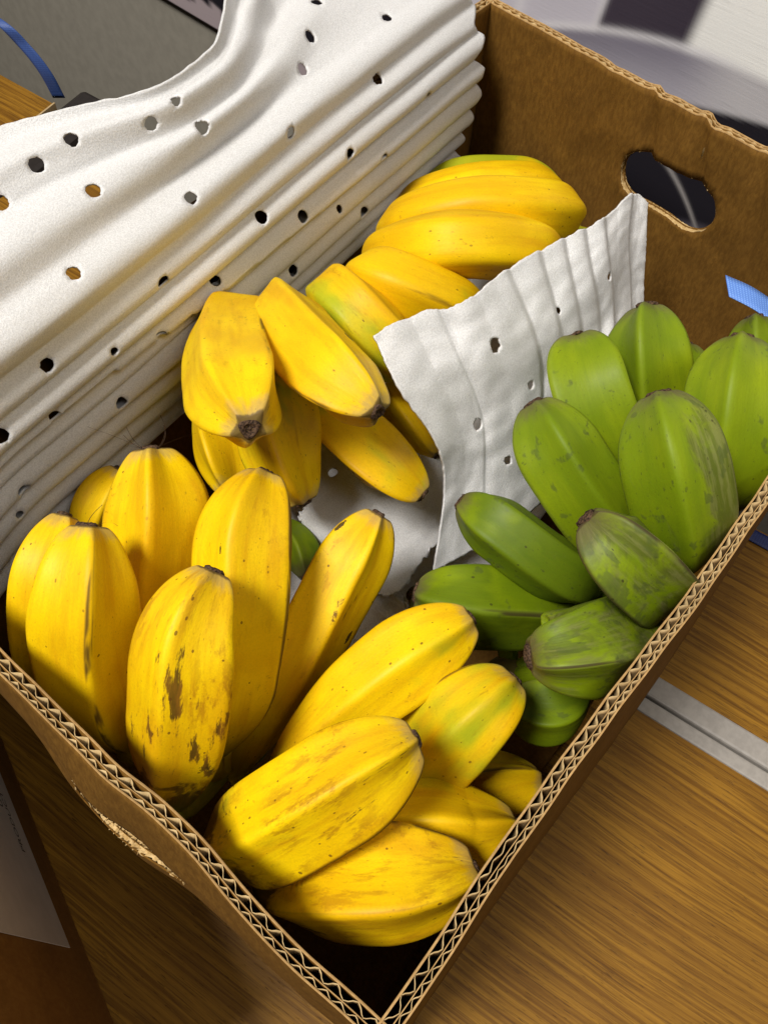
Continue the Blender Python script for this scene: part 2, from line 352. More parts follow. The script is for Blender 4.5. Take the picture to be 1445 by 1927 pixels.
# ------------------------------------------------------------------ cardboard fruit box
H = .2364; TH = .0066
RIM = [Vector((0, 0)), Vector((.5195, .0182)), Vector((.5411, .3745)), Vector((-.0096, .3360))]
BX = empty('cardboard_box', (.26, .18, 0)); tag(BX, 'open brown double wall cardboard box full of bananas', 'box')
BC = Vector(BX.location)
def sdf_stadium(u, v, h):
    uc, vc, a, b = h[:4]; du = max(abs(u - uc) - (a - b), 0); return math.hypot(du, v - vc) - b
def wall(name, A, B, bottom_out, bow, hole, rimz, u0=0.0, seed=0, creases=()):
    A, B = Vector(A), Vector(B); L = (B - A).length; d = (B - A) / L; nin = Vector((-d.y, d.x))
    root = empty(name, (0, 0, 0)); root.parent = BX
    def P(u, v, w):
        ww = w + bow(u, v) - bottom_out * (v / H)
        ww += .0006 * nz(u * 40 + seed, v * 30, 1.7) + .0016 * nz(u * 7 + seed, v * 6, 5.1)
        for (ua, ub, va, amp, wd) in creases:
            k = u - (ua + (ub - ua) * v / va); ww += amp * math.exp(-(k / wd) ** 2) * sstep(va * 1.5, va * .6, v)
        if hole: ww += .0022 * nz(u * 38, v * 38, seed) * math.exp(-(max(0, sdf_stadium(u, v, hole)) / .03) ** 2)
        q = A + d * u + nin * ww
        return Vector((q.x, q.y, H - v + rimz(u) * sstep(.05, 0, v))) - BC
    def liner(nm, w, mat, th, hsh=0.0, ragged=0.0, step=.0035):
        nu = max(8, int((L - u0) / step)); nv = int((H - .004) / .005)
        us = [u0 + (L - u0) * i / nu for i in range(nu + 1)]; vsx = [(H - .004) * (j / nv) for j in range(nv + 1)]
        uv = [[u, v] for v in vsx for u in us]; W = nu + 1; faces, gone = [], []
        for j in range(nv):
            for i in range(nu):
                q = (j * W + i, j * W + i + 1, (j + 1) * W + i + 1, (j + 1) * W + i)
                if hole:
                    cu = sum(uv[k][0] for k in q) / 4; cv = sum(uv[k][1] for k in q) / 4
                    if sdf_stadium(cu, cv, hole) + hsh < 0: gone.append(q); continue
                faces.append(q)
        if gone:
            kept = {k for q in faces for k in q}
            for k in {k for q in gone for k in q} & kept:
                for _ in range(3):
                    u, v = uv[k]; e = 1e-4; s = sdf_stadium(u, v, hole) + hsh + ragged * nz(u * 300, v * 300, seed)
                    gu = (sdf_stadium(u + e, v, hole) - sdf_stadium(u - e, v, hole)) / (2 * e); gv = (sdf_stadium(u, v + e, hole) - sdf_stadium(u, v - e, hole)) / (2 * e)
                    uv[k][0] -= s * gu; uv[k][1] -= s * gv
        o = obj(nm, [P(u, v, w) for u, v in uv], faces, mat, root); solid(o, th)
        ev = []
        for u in us:
            for ww in (w - th * .62, w + th * .62):
                q = P(u, 0, ww); q.z += .0003 + .0002 * nz(u * 300, w * 900); ev.append(q)
            q = P(u, .0005, w + th * .62); ev.append(q)
        ef = [(i * 3 + a, i * 3 + 3 + a, i * 3 + 4 + a, i * 3 + 1 + a) for i in range(nu) for a in (0, 1)]
        c = obj('cut_edge', ev, ef, M_CUT, root); return o
    liner('outer_liner', .0002, M_KRAFT, .0006, ragged=.0008)
    liner('middle_liner', .0027, M_KRAFT, .0003, hsh=.001)
    liner('inner_liner', TH - .0002, M_KRAFT, .0007, ragged=.0008)
    def flute(nm, w0, w1, per, depth):
        n = int((L - u0) / per * 14); rows = (0, .004, .012, .03) if depth < .05 else (0, .01, .04)
        v = []
        ph = seed * 1.3
        for r in rows:
            for i in range(n + 1):
                u = u0 + (L - u0) * i / n
                a = 2 * math.pi * u / per + ph + 2.2 * nz(u * 20, seed, 3) + 1.1 * nz(u * 85, seed, 4)
                am = 1 - 1.1 * max(0, nz(u * 34, seed, 8)) ** 1.2
                sn = math.sin(a); k = .5 + .5 * am * math.copysign(abs(sn) ** .58, sn)
                pv = P(u + .0007 * math.sin(2 * a) , r, w0 + (w1 - w0) * k)
                if r == 0: pv.z += -.0003 + .0005 * nz(u * 200, seed, 6)
                v.append(pv)
        W = n + 1
        f = [(j * W + i, j * W + i + 1, (j + 1) * W + i + 1, (j + 1) * W + i) for j in range(len(rows) - 1) for i in range(n)]
        o = obj(nm, v, f, M_FLUTE, root); solid(o, .00024); return o
    flute('wide_fluting', .0031, TH - .0006, .0079, .03)
    flute('narrow_fluting', .0005, .0024, .0058, .03)
    if hole:   # torn board edge round the opening: a crumpled ribbon between the liners
        v, f = [], []; n = 150; ring = []
        uc, vc, a, b = hole[:4]; R = hole[4] if len(hole) > 4 else .0006
        for i in range(n):
            th = 2 * math.pi * i / n; du, dv = math.cos(th), math.sin(th)
            lo, hi = 0, a * 1.6
            for _ in range(24):
                md = (lo + hi) / 2
                if sdf_stadium(uc + du * md, vc + dv * md, hole) < 0: lo = md
                else: hi = md
            for j in range(6):
                w = .0002 + (TH - .0004) * j / 5
                rr = lo + R * (nz(i * .9, j * 1.7, seed) + .2) + (.0008 if j in (1, 3) else 0)
                v.append(P(uc + du * rr, vc + dv * rr, w + R * .8 * nz(i * 1.3, j, seed + 5)))
        for i in range(n):
            for j in range(5):
                k = (i + 1) % n; f.append((i * 6 + j, k * 6 + j, k * 6 + j + 1, i * 6 + j + 1))
        o = obj('torn_edge', v, f, M_TORN, root); solid(o, .0004)
    return root, P
LFL = (RIM[0] - RIM[3]).length
def bow_fr(u, v): return .0012 * math.sin(u * 17) - .003 * math.sin(math.pi * min(1, u / .52)) * sstep(0, .1, v)
def bow_br(u, v): return -.0025 * sstep(.10, .0, u) - .002 * sstep(0, .1, v)
def bow_bl(u, v): return .001 * math.sin(u * 9)
def bow_fl(u, v):  # u runs from the left corner to the front corner
    y = LFL - u
    env = math.sin(min(1, v / .058) * math.pi / 2) * sstep(.23, .06, v)
    return -(.0055 * max(0.0, math.sin(math.pi * min(1, y / .30))) ** .7 + .0) * env - .0068 * math.exp(-((y - .132) / .045) ** 2) * math.sin(min(1, v / .085) * math.pi / 2) * sstep(.23, .09, v) + .0028 * math.exp(-((y - .10) / .03) ** 2) - .0015 * math.exp(-((y - .045) / .03) ** 2)
def rz(s): return lambda u: .0008 * nz(u * 25, s) + .0003 * nz(u * 120, s)
wall('box_wall', RIM[0], RIM[1], .0176, bow_fr, None, rz(1), 0.0, 1)
wall('box_wall', RIM[1], RIM[2], 0.0, bow_br, (.170, .0595, .0405, .0185, .0012), rz(2), TH, 2,
     creases=((.206, .188, .055, -.0034, .0035), (.198, .180, .055, .0016, .004), (.166, .146, .055, -.0042, .0045), (.155, .137, .06, .0022, .004), (.117, .098, .06, -.0026, .004), (.108, .09, .06, .0016, .004), (.24, .262, .10, .0016, .005), (.05, .075, .11, .0020, .004)))
wall('box_wall', RIM[2], RIM[3], 0.0, bow_bl, (.419, .153, .021, .021), rz(3), TH, 3)
wall('box_wall', RIM[3], RIM[0], .0034, bow_fl, (LFL - .130, .052, .031, .0140, .0036), rz(4), TH, 4)
v, f = prism([(.012, .004), (.51, .026), (.528, .362), (.002, .322)], .001, .007)
obj('box_base', [Vector(q) - BC for q in v], f, M_KRAFT, BX, smooth=False)

# ------------------------------------------------------------------ second box, at the left of the picture
q0, q1 = onz(100, 1629, 0), onz(200, 1882, 0); dv = (q1 - q0).normalized(); nb = Vector((-dv.y, dv.x, 0))
if nb.dot(CAM - q0) < 0: nb = -nb
s0 = q0 - dv * .30; s1 = q0 + dv * .135
B2 = empty('parcel_box', (s0.x, s0.y, 0)); tag(B2, 'closed brown shipping carton with a white printed label beside the fruit box', 'box')
bc = Vector(B2.location)
v, f = prism([s1[:2], s0[:2], (s0 - nb * .3)[:2], (s1 - nb * .3)[:2]], .001, .235)
if True:
    o = obj('carton', [Vector(q) - bc for q in v], f, M_BOX2, B2, smooth=False); bevel(o, .003)
la, lb, lc = onplane(0, 1460, q0, nb), onplane(130, 1785, q0, nb), onplane(0, 1765, q0, nb)
up = Vector((0, 0, 1)); zl = (la.z + lb.z) / 2
along = -dv   # reading direction of the print
def fp(s, z, off): return lb + along * s + up * (z) + nb * off
LW, LHt = .17, .115
sl = (la - lb).dot(up) / max(1e-6, (la - lb).dot(along))
def lp(s, h, off): return lb + along * s + up * (s * sl + h) + nb * off
o = obj('white_label', [lp(0, 0, .0007) - bc, lp(LW, 0, .0007) - bc, lp(LW, LHt, .0007) - bc, lp(-.002, LHt, .0007) - bc], [(0, 1, 2, 3)], M_PAPER, B2, smooth=False); solid(o, .0004)
lab = o
def text(s, txt, start, base, size):
    cu = bpy.data.curves.new('lettering', 'FONT'); cu.body = txt; cu.size = size
    tmp = bpy.data.objects.new('tmp', cu); COL.objects.link(tmp)
    dg = bpy.context.evaluated_depsgraph_get(); me = bpy.data.meshes.new_from_object(tmp.evaluated_get(dg))
    bpy.data.objects.remove(tmp)
    for vv in me.vertices: vv.co = lp(start + vv.co.x, base + vv.co.y, .00105) - bc
    me.materials.append(M_INK); oo = bpy.data.objects.new('lettering', me); COL.objects.link(oo); oo.parent = s
pt = onplane(46, 1608, q0, nb); st = (pt - lb).dot(along); hb = (pt - lb).dot(up) - st * sl
pe = onplane(2, 1495, q0, nb); sp = (pe - lb).dot(along)
size = (sp - st) / 4.6
text(lab, 'PRODUCT', st, hb, size); text(lab, 'US', st + size * 3.15, hb + size * 1.1, size)

# ------------------------------------------------------------------ foam sheets
def cr1(p, t):
    k = min(max(int(t), 0), len(p) - 2); u = t - k
    a = p[k - 1] if k > 0 else 2 * p[0] - p[1]; d = p[k + 2] if k + 2 < len(p) else 2 * p[-1] - p[-2]
    b, c = p[k], p[k + 1]
    return .5 * ((2 * b) + (-a + c) * u + (2 * a - 5 * b + 4 * c - d) * u * u + (-a + 3 * b - 3 * c + d) * u ** 3)
def foam(name, func, nu, nv, holes, label, th=.0013, ragged=.0007, hr=.0039, seed=0):
    G = [[func(i / nu, j / nv) for i in range(nu + 1)] for j in range(nv + 1)]
    for j in range(nv + 1):
        for i in range(nu + 1):
            if i in (0, nu) or j in (0, nv):
                p = G[j][i]; q = Vector((nz(i * .31, j * .31, seed), nz(i * .29 + 9, j * .29, seed), nz(i * .33, j * .33 + 7, seed)))
                G[j][i] = p + q * ragged
    flat = [p for r in G for p in r]; W = nu + 1
    img = [toimg(p) for p in flat]
    info = []
    for h in holes:
        k = min(range(len(flat)), key=lambda k: (img[k][0] - h[0]) ** 2 + (img[k][1] - h[1]) ** 2 + 4e3 * (flat[k] - CAM).length)
        if (img[k][0] - h[0]) ** 2 + (img[k][1] - h[1]) ** 2 > 900: continue
        info.append((flat[k].copy(), (h[2] if len(h) > 2 else 1) * hr * random.uniform(.92, 1.1)))
    faces, gone = [], []
    for j in range(nv):
        for i in range(nu):
            q = (j * W + i, j * W + i + 1, (j + 1) * W + i + 1, (j + 1) * W + i)
            c = (flat[q[0]] + flat[q[1]] + flat[q[2]] + flat[q[3]]) / 4; hit = None
            for n_, (hc, r) in enumerate(info):
                if (c - hc).length_squared < r * r: hit = n_; break
            if hit is None: faces.append(q)
            else: gone.append((q, hit))
    kept = {k for q in faces for k in q}
    for q, n_ in gone:
        for k in q:
            if k in kept:
                hc, r = info[n_]; dd = flat[k] - hc
                if dd.length > 1e-6: flat[k] = hc + dd * (r * (1 + .24 * nz(k * .37, n_)) / dd.length)
    used = sorted(kept); mp = {k: n_ for n_, k in enumerate(used)}
    o = obj(name, [flat[k] for k in used], [tuple(mp[k] for k in q) for q in faces], M_FOAM); solid(o, th)
    tag(o, label, 'foam sheet'); return o

PL = [(-.010, .102), (-.013, .128), (-.017, .155), (-.020, .182), (-.020, .209), (-.016, .236), (-.006, .259), (.010, .277), (.027, .288), (.046, .293)]
PR = [(-.005, .124), (-.010, .150), (-.015, .176), (-.018, .202), (-.015, .227), (-.004, .250), (.016, .266), (.055, .275), (.115, .285), (.19, .30)]
def roll(u, v):
    x = -.10 + .60 * u
    kx = sstep(.05, .52, x); t = v * (len(PL) - 1)
    a = Vector((*cr1([Vector(p) for p in PL], t), 0)); b = Vector((*cr1([Vector(p) for p in PR], t), 0))
    ext = sstep(.30, .38, x); a6, b6 = Vector(PL[6]), Vector(PR[6])
    far = max(0, t - 6.0) / 3.0
    c = a.lerp(b, kx)
    # beyond the rim: short overhang on the left, long tongue on the right
    xs = (-.2, .10, .16, .20, .237, .28, .30, .328, .36, .42, .6); es = (.075, .07, .062, .045, .026, .028, .040, .066, .11, .19, .21)
    for q in range(len(xs) - 1):
        if xs[q] <= x <= xs[q + 1]: end = cr1([Vector((e_, 0)) for e_ in es], q + (x - xs[q]) / (xs[q + 1] - xs[q])).x
    c6 = a6.lerp(b6, kx).x
    if far > 0: c.x = c6 + (end - c6) * far
    c.y -= .03 * sstep(.08, -.02, x) * (1 - v) + .0 * far
    dt = 1e-3
    a2 = Vector((*cr1([Vector(p) for p in PL], t + dt), 0)).lerp(Vector((*cr1([Vector(p) for p in PR], t + dt), 0)), kx)
    a1 = a.lerp(b, kx); tg = (a2 - a1); tg = tg.normalized() if tg.length > 0 else Vector((0, 1, 0))
    n = Vector((-tg.y, tg.x))     # points into the box / upward
    if n.x > 0 and t < 3: n = -n
    if t >= 3 and n.y < 0: n = -n
    w1 = sstep(.62, .42, v)
    sw = v + .018 * nz(x * 3.1, v * 3, 2) + .02 * (x - .2)
    s1 = 1 - abs(math.sin(math.pi * sw * 12.5)) ** .8 * 2     # tight pleats with sharp valleys
    s2 = math.sin(2 * math.pi * (sw * 7.0) + .8 * nz(x * 4, v * 2, 6))
    amp = .0050 * w1 * (1 - .35 * sstep(.40, .50, x)); amp2 = .0034 * (1 - w1) * (1 - .3 * far)
    dsp = -amp * s1 + amp2 * s2 + .0009 * nz(x * 16, v * 30, 4) * (1 - w1 * .6) + .002 * nz(x * 5, v * 6, 8)
    # crumple where the tongue turns up
    if far > 0: dsp += far * .010 * math.exp(-((x - .34) / .03) ** 2) * math.sin(v * 60 + x * 70) * ext
    c = c + n.to_3d() * dsp
    yw = .330 + .07 * x
    return Vector((x + .010 * sstep(.48, .51, x) * nz(v * 14, 3) + .004 * math.sin(v * 72) * sstep(.42, .5, x), yw + c.x, c.y))
BIGH = [(332, 189, .8), (282, 233), (385, 237, 1.1), (133, 262), (67, 313), (174, 361), (359, 374), (2, 382), (595, 5), (585, 69), (727, 33), (570, 130), (710, 151),
        (806, 185), (549, 251), (660, 290), (723, 303), (495, 409), (572, 409), (639, 395, .7), (686, 402), (143, 514), (308, 533), (404, 526), (90, 690), (213, 662, .7),
        (306, 639), (111, 789), (230, 761), (50, 923), (35, 970, .6), (2, 822), (550, 508)]
foam('foam_sheet', roll, 300, 190, BIGH, 'large pleated perforated white foam sheet rolled over the back wall of the box', seed=1)

def net(ctrl):
    rows = [[onz(*c) for c in r] for r in ctrl]
    def f(u, v):
        t = v * (len(rows) - 1)
        return cr1([cr1(r, u * (len(r) - 1)) for r in rows], t)
    return f
SEP = net([
    [(703, 632, .242), (790, 592, .240), (872, 572, .238), (950, 512, .234), (1045, 458, .226), (1128, 418, .216), (1190, 366, .210), (1216, 384, .200)],
    [(752, 735, .226), (835, 690, .222), (905, 665, .220), (990, 615, .212), (1062, 560, .205), (1135, 505, .198), (1180, 455, .192), (1213, 450, .185)],
    [(822, 838, .196), (880, 800, .190), (935, 775, .190), (1010, 715, .185), (1075, 660, .178), (1140, 590, .172), (1180, 540, .168), (1210, 520, .165)],
    [(835, 930, .165), (885, 905, .162), (945, 880, .160), (1010, 830, .155), (1080, 770, .150), (1140, 690, .148), (1180, 630, .145), (1207, 590, .142)],
    [(815, 1075, .128), (880, 1040, .128), (950, 1000, .128), (1020, 940, .125), (1090, 870, .122), (1145, 780, .120), (1180, 700, .120), (1205, 650, .118)]])
SEPN = (CAM - Vector((.3, .15, .18))).normalized()
PLE = [(-.2, 0), (.20, .0015), (.43, .0060), (.515, .0075), (.585, .0075), (.65, .0085), (.72, .0085), (.845, .0060), (1.2, .006)]
def pleat(u):   # overlapping folds: each rises slowly and drops back sharply
    for i in range(len(PLE) - 1):
        a, b = PLE[i][0], PLE[i + 1][0]
        if a <= u < b:
            k = (u - a) / (b - a); w = min(.5, .014 / (b - a)); A = PLE[i + 1][1]
            up_ = A * sstep(0, 1, k) ** .8 if k > w else A * sstep(0, 1, w) ** .8
            return PLE[i][1] + (up_ - PLE[i][1]) * sstep(0, w, k) if k < w else up_
    return 0.0
def sep(u, v):
    p = SEP(u, v)
    k = sstep(.28, .55, u)
    s = math.sin(2 * math.pi * (u * 6.2 + .12 * v + .1 * nz(u * 3, v * 3, 5)))
    q = -abs(s) ** .7 * math.copysign(1, s)
    d = pleat(u + .02 * nz(v * 2.2, u * 2, 3) - .03 * v * sstep(.3, .6, u)) * (1 - .2 * v) + .0025 * nz(u * 5, v * 5, 1) + .0012 * nz(u * 16, v * 14, 2) + .006 * math.exp(-((u - .34 - .15 * v) / .07) ** 2) * sstep(.2, .9, v)
    return p + SEPN * d + Vector((0, 0, .004 * abs(nz(u * 9, 1)) * (1 - v)))
foam('foam_sheet', sep, 230, 120, [(933, 650, 1.15), (898, 800, .9), (1050, 585, .6), (1148, 520, .65), (1000, 725, .65), (955, 865, .7)],
     'perforated white foam sheet standing as divider between yellow and green bananas', seed=2)
BEDA = net([[(600, 790, .125), (680, 740, .13), (790, 690, .135), (900, 640, .14)],
            [(592, 870, .122), (660, 850, .128), (780, 810, .13), (930, 740, .13)],
            [(580, 940, .118), (660, 935, .126), (780, 900, .125), (900, 850, .12)],
            [(568, 985, .112), (660, 1030, .122), (775, 990, .118), (860, 950, .11)],
            [(640, 1070, .105), (735, 1120, .115), (815, 1030, .112), (880, 990, .105)]])
def beda(u, v):
    p = BEDA(u, v); return p + Vector((0, 0, .002 * nz(u * 3, v * 3, 11) + .0006 * nz(u * 12, v * 12, 12)))
foam('foam_sheet', beda, 110, 110, [(626, 888, .8)], 'flat white foam sheet with torn corner lying under the middle yellow bananas', ragged=.004, seed=3)
BEDB = net([[(430, 1030, .105), (548, 1045, .105), (640, 1062, .105), (719, 1099, .108), (768, 1140, .110)],
            [(420, 1120, .095), (540, 1120, .10), (630, 1130, .10), (700, 1150, .103), (750, 1185, .105)],
            [(430, 1240, .085), (540, 1240, .09), (630, 1240, .095), (690, 1240, .095), (740, 1260, .095)]])
def bedb(u, v): p = BEDB(u, v); return p + Vector((0, 0, .003 * nz(u * 4, v * 4, 21) + .001 * nz(u * 14, v * 14, 22)))
foam('foam_sheet', bedb, 90, 60, [], 'torn white foam scrap under the front yellow bananas', ragged=.004, seed=4)
# liner sheet on the bottom of the box, carrying the fruit
def bedc(u, v):
    x = .20 + .30 * u; y = .12 + .20 * v
    return Vector((x, y, .040 + .012 * nz(x * 9, y * 9, 3) + .03 * sstep(.24, .32, y)))
foam('foam_sheet', bedc, 90, 60, [], 'white foam liner sheet lying on the bottom of the box', ragged=.001, seed=5)

# ------------------------------------------------------------------ bananas
# name: hand, radius, spine from blossom end to stem end
BAN = {
  'a2': ('A', 0.0235, [(0.0585, 0.2224, 0.2411), (0.0429, 0.2099, 0.2299), (0.0287, 0.2015, 0.2043), (0.0174, 0.1894, 0.1665), (0.0134, 0.1782, 0.1322)]),
  'a1': ('A', 0.0187, [(0.0598, 0.2505, 0.2164), (0.0372, 0.2382, 0.2053), (0.0225, 0.2312, 0.18), (0.0127, 0.2213, 0.153), (0.0107, 0.2094, 0.124)]),
  'a3': ('A', 0.0238, [(0.1098, 0.2463, 0.2231), (0.0931, 0.2269, 0.2082), (0.075, 0.2144, 0.1832), (0.052, 0.1998, 0.1525), (0.0312, 0.1937, 0.1098)]),
  'a4': ('A', 0.0229, [(0.1369, 0.1965, 0.2242), (0.1108, 0.1835, 0.2167), (0.0894, 0.1669, 0.1987), (0.0656, 0.1538, 0.1641), (0.04, 0.1442, 0.1246)]),
  'a5': ('A', 0.0231, [(0.0783, 0.1636, 0.2486), (0.0567, 0.1566, 0.239), (0.0372, 0.1445, 0.2133), (0.022, 0.1399, 0.1755), (0.0111, 0.1361, 0.1395)]),
  'a6': ('A', 0.0179, [(0.1718, 0.1524, 0.1941), (0.1391, 0.1465, 0.1763), (0.1006, 0.14, 0.1501), (0.0667, 0.1373, 0.1201), (0.047, 0.1361, 0.094)]),
  'a0': ('A', 0.0209, [(0.1177, 0.3075, 0.1343), (0.0949, 0.3028, 0.1238), (0.0763, 0.3004, 0.0985)]),
  'b1': ('B', 0.0219, [(0.1584, 0.0817, 0.1939), (0.1323, 0.0908, 0.1896), (0.1024, 0.0987, 0.1777), (0.0755, 0.1054, 0.157), (0.0553, 0.1131, 0.1307)]),
  'b2': ('B', 0.0223, [(0.1502, 0.0481, 0.1895), (0.1247, 0.0519, 0.1852), (0.103, 0.0577, 0.1485), (0.0758, 0.0665, 0.1217)]),
  'b3': ('B', 0.0209, [(0.0871, 0.06, 0.2283), (0.0665, 0.0671, 0.2285), (0.0428, 0.076, 0.2173), (0.0214, 0.088, 0.1928), (0.008, 0.1051, 0.1517)]),
  'b4': ('B', 0.0237, [(0.1461, 0.011, 0.1147), (0.1251, 0.0283, 0.114), (0.0991, 0.0481, 0.0985), (0.0784, 0.059, 0.0837)]),
  'b5': ('B', 0.0227, [(0.1056, 0.0077, 0.1621), (0.0878, 0.0222, 0.1659), (0.0715, 0.0426, 0.164), (0.0528, 0.0601, 0.1294)]),
  'b6': ('B', 0.0228, [(0.0719, 0.0109, 0.1935), (0.0534, 0.0232, 0.1935), (0.0367, 0.041, 0.1873), (0.024, 0.0628, 0.163), (0.0201, 0.0842, 0.1366)]),
  'c1': ('C', 0.024, [(0.1316, 0.196, 0.265), (0.1535, 0.2324, 0.2435), (0.1917, 0.2825, 0.2066), (0.2434, 0.3324, 0.1602)]),
  'c2': ('C', 0.0214, [(0.1867, 0.17, 0.2493), (0.1909, 0.2004, 0.2452), (0.2085, 0.2464, 0.229), (0.2467, 0.3045, 0.1851)]),
  'c3': ('C', 0.0222, [(0.2129, 0.1539, 0.1648), (0.2096, 0.1816, 0.1747), (0.2166, 0.2163, 0.1681), (0.2403, 0.2609, 0.1386)]),
  'c4': ('C', 0.0269, [(0.1642, 0.199, 0.1634), (0.1701, 0.2192, 0.1784), (0.1912, 0.247, 0.1743), (0.2315, 0.2953, 0.1387)]),
  'c5': ('C', 0.0285, [(0.1539, 0.2485, 0.1329), (0.1672, 0.2729, 0.1424), (0.1818, 0.3029, 0.144)]),
  'c6': ('C', 0.022, [(0.2638, 0.1789, 0.127), (0.268, 0.2055, 0.1349), (0.2824, 0.2379, 0.1267)]),
  'd6': ('D', 0.0215, [(0.2746, 0.2148, 0.168), (0.2575, 0.2321, 0.2005), (0.2593, 0.2588, 0.2057), (0.2816, 0.2953, 0.1693)]),
  'd5': ('D', 0.02, [(0.3389, 0.2105, 0.1646), (0.308, 0.2292, 0.1943), (0.2925, 0.2549, 0.2025), (0.3088, 0.2901, 0.1727)]),
  'd3': ('D', 0.0203, [(0.404, 0.2033, 0.1852), (0.3647, 0.2181, 0.2077), (0.3339, 0.2409, 0.2146), (0.3304, 0.2779, 0.1855), (0.3426, 0.3048, 0.1457)]),
  'd2': ('D', 0.0205, [(0.4585, 0.2228, 0.1744), (0.4095, 0.231, 0.2019), (0.3766, 0.2548, 0.2073), (0.3606, 0.2857, 0.1877), (0.3784, 0.3208, 0.1398)]),
  'd1': ('D', 0.0188, [(0.5054, 0.2607, 0.1468), (0.4759, 0.276, 0.1591), (0.4423, 0.2984, 0.163), (0.4193, 0.3255, 0.1474), (0.4193, 0.3489, 0.1136)]),
  'd0': ('D', 0.0185, [(0.523, 0.2708, 0.1351), (0.4939, 0.2979, 0.1413), (0.4571, 0.32, 0.1465), (0.4449, 0.3518, 0.1177)]),
  'd8': ('D', 0.017, [(0.5003, 0.229, 0.1294), (0.4617, 0.2433, 0.139), (0.4491, 0.2766, 0.1289)]),
  'e1': ('E', 0.0244, [(0.366, 0.1229, 0.2223), (0.3467, 0.1051, 0.2101), (0.3447, 0.0867, 0.1751), (0.3469, 0.0673, 0.1367)]),
  'e2': ('E', 0.023, [(0.3298, 0.1428, 0.2099), (0.3081, 0.1155, 0.2024), (0.3058, 0.092, 0.1768), (0.3156, 0.0682, 0.1343)]),
  'e3': ('E', 0.0226, [(0.2731, 0.1317, 0.2105), (0.2625, 0.1022, 0.2008), (0.2634, 0.0759, 0.1808), (0.2835, 0.0463, 0.1305)]),
  'e4': ('E', 0.0248, [(0.2769, 0.0755, 0.2617), (0.2587, 0.0531, 0.253), (0.257, 0.0349, 0.2241), (0.2679, 0.0228, 0.1757)]),
  'e5': ('E', 0.0242, [(0.3483, 0.066, 0.2512), (0.3168, 0.0498, 0.2421), (0.3073, 0.0358, 0.2153), (0.316, 0.0261, 0.1689)]),
  'e6': ('F', 0.023, [(0.4403, 0.078, 0.1905), (0.4205, 0.0608, 0.1809), (0.4213, 0.0466, 0.151)]),
  'e7': ('F', 0.018, [(0.4127, 0.1026, 0.1693), (0.3872, 0.0851, 0.1589), (0.3792, 0.0656, 0.1286)]),
  'e8': ('F', 0.0183, [(0.2114, 0.1284, 0.1862), (0.2114, 0.0995, 0.187), (0.2188, 0.071, 0.1752), (0.2431, 0.0499, 0.1431)]),
  'e9': ('F', 0.0223, [(0.1672, 0.1184, 0.158), (0.1772, 0.096, 0.1617), (0.2043, 0.0737, 0.145), (0.233, 0.0469, 0.1207)]),
  'e10': ('E', 0.0196, [(0.206, 0.0646, 0.2496), (0.2068, 0.044, 0.2428), (0.2181, 0.0274, 0.2205), (0.24, 0.0192, 0.1846)]),
  'e11': ('E', 0.0229, [(0.1496, 0.0475, 0.2216), (0.1642, 0.0343, 0.2232), (0.1995, 0.0264, 0.189), (0.242, 0.026, 0.152)]),
  'e12': ('F', 0.0218, [(0.1577, 0.045, 0.1407), (0.1672, 0.026, 0.1456), (0.1902, 0.0211, 0.1431)]),
  'e13': ('F', 0.0152, [(0.1827, 0.1317, 0.1137), (0.1932, 0.1158, 0.1079), (0.2105, 0.0991, 0.0975)]),
  'e14': ('G', 0.0122, [(0.1497, 0.1841, 0.1135), (0.1599, 0.2029, 0.1125), (0.1659, 0.237, 0.0972)]),
}
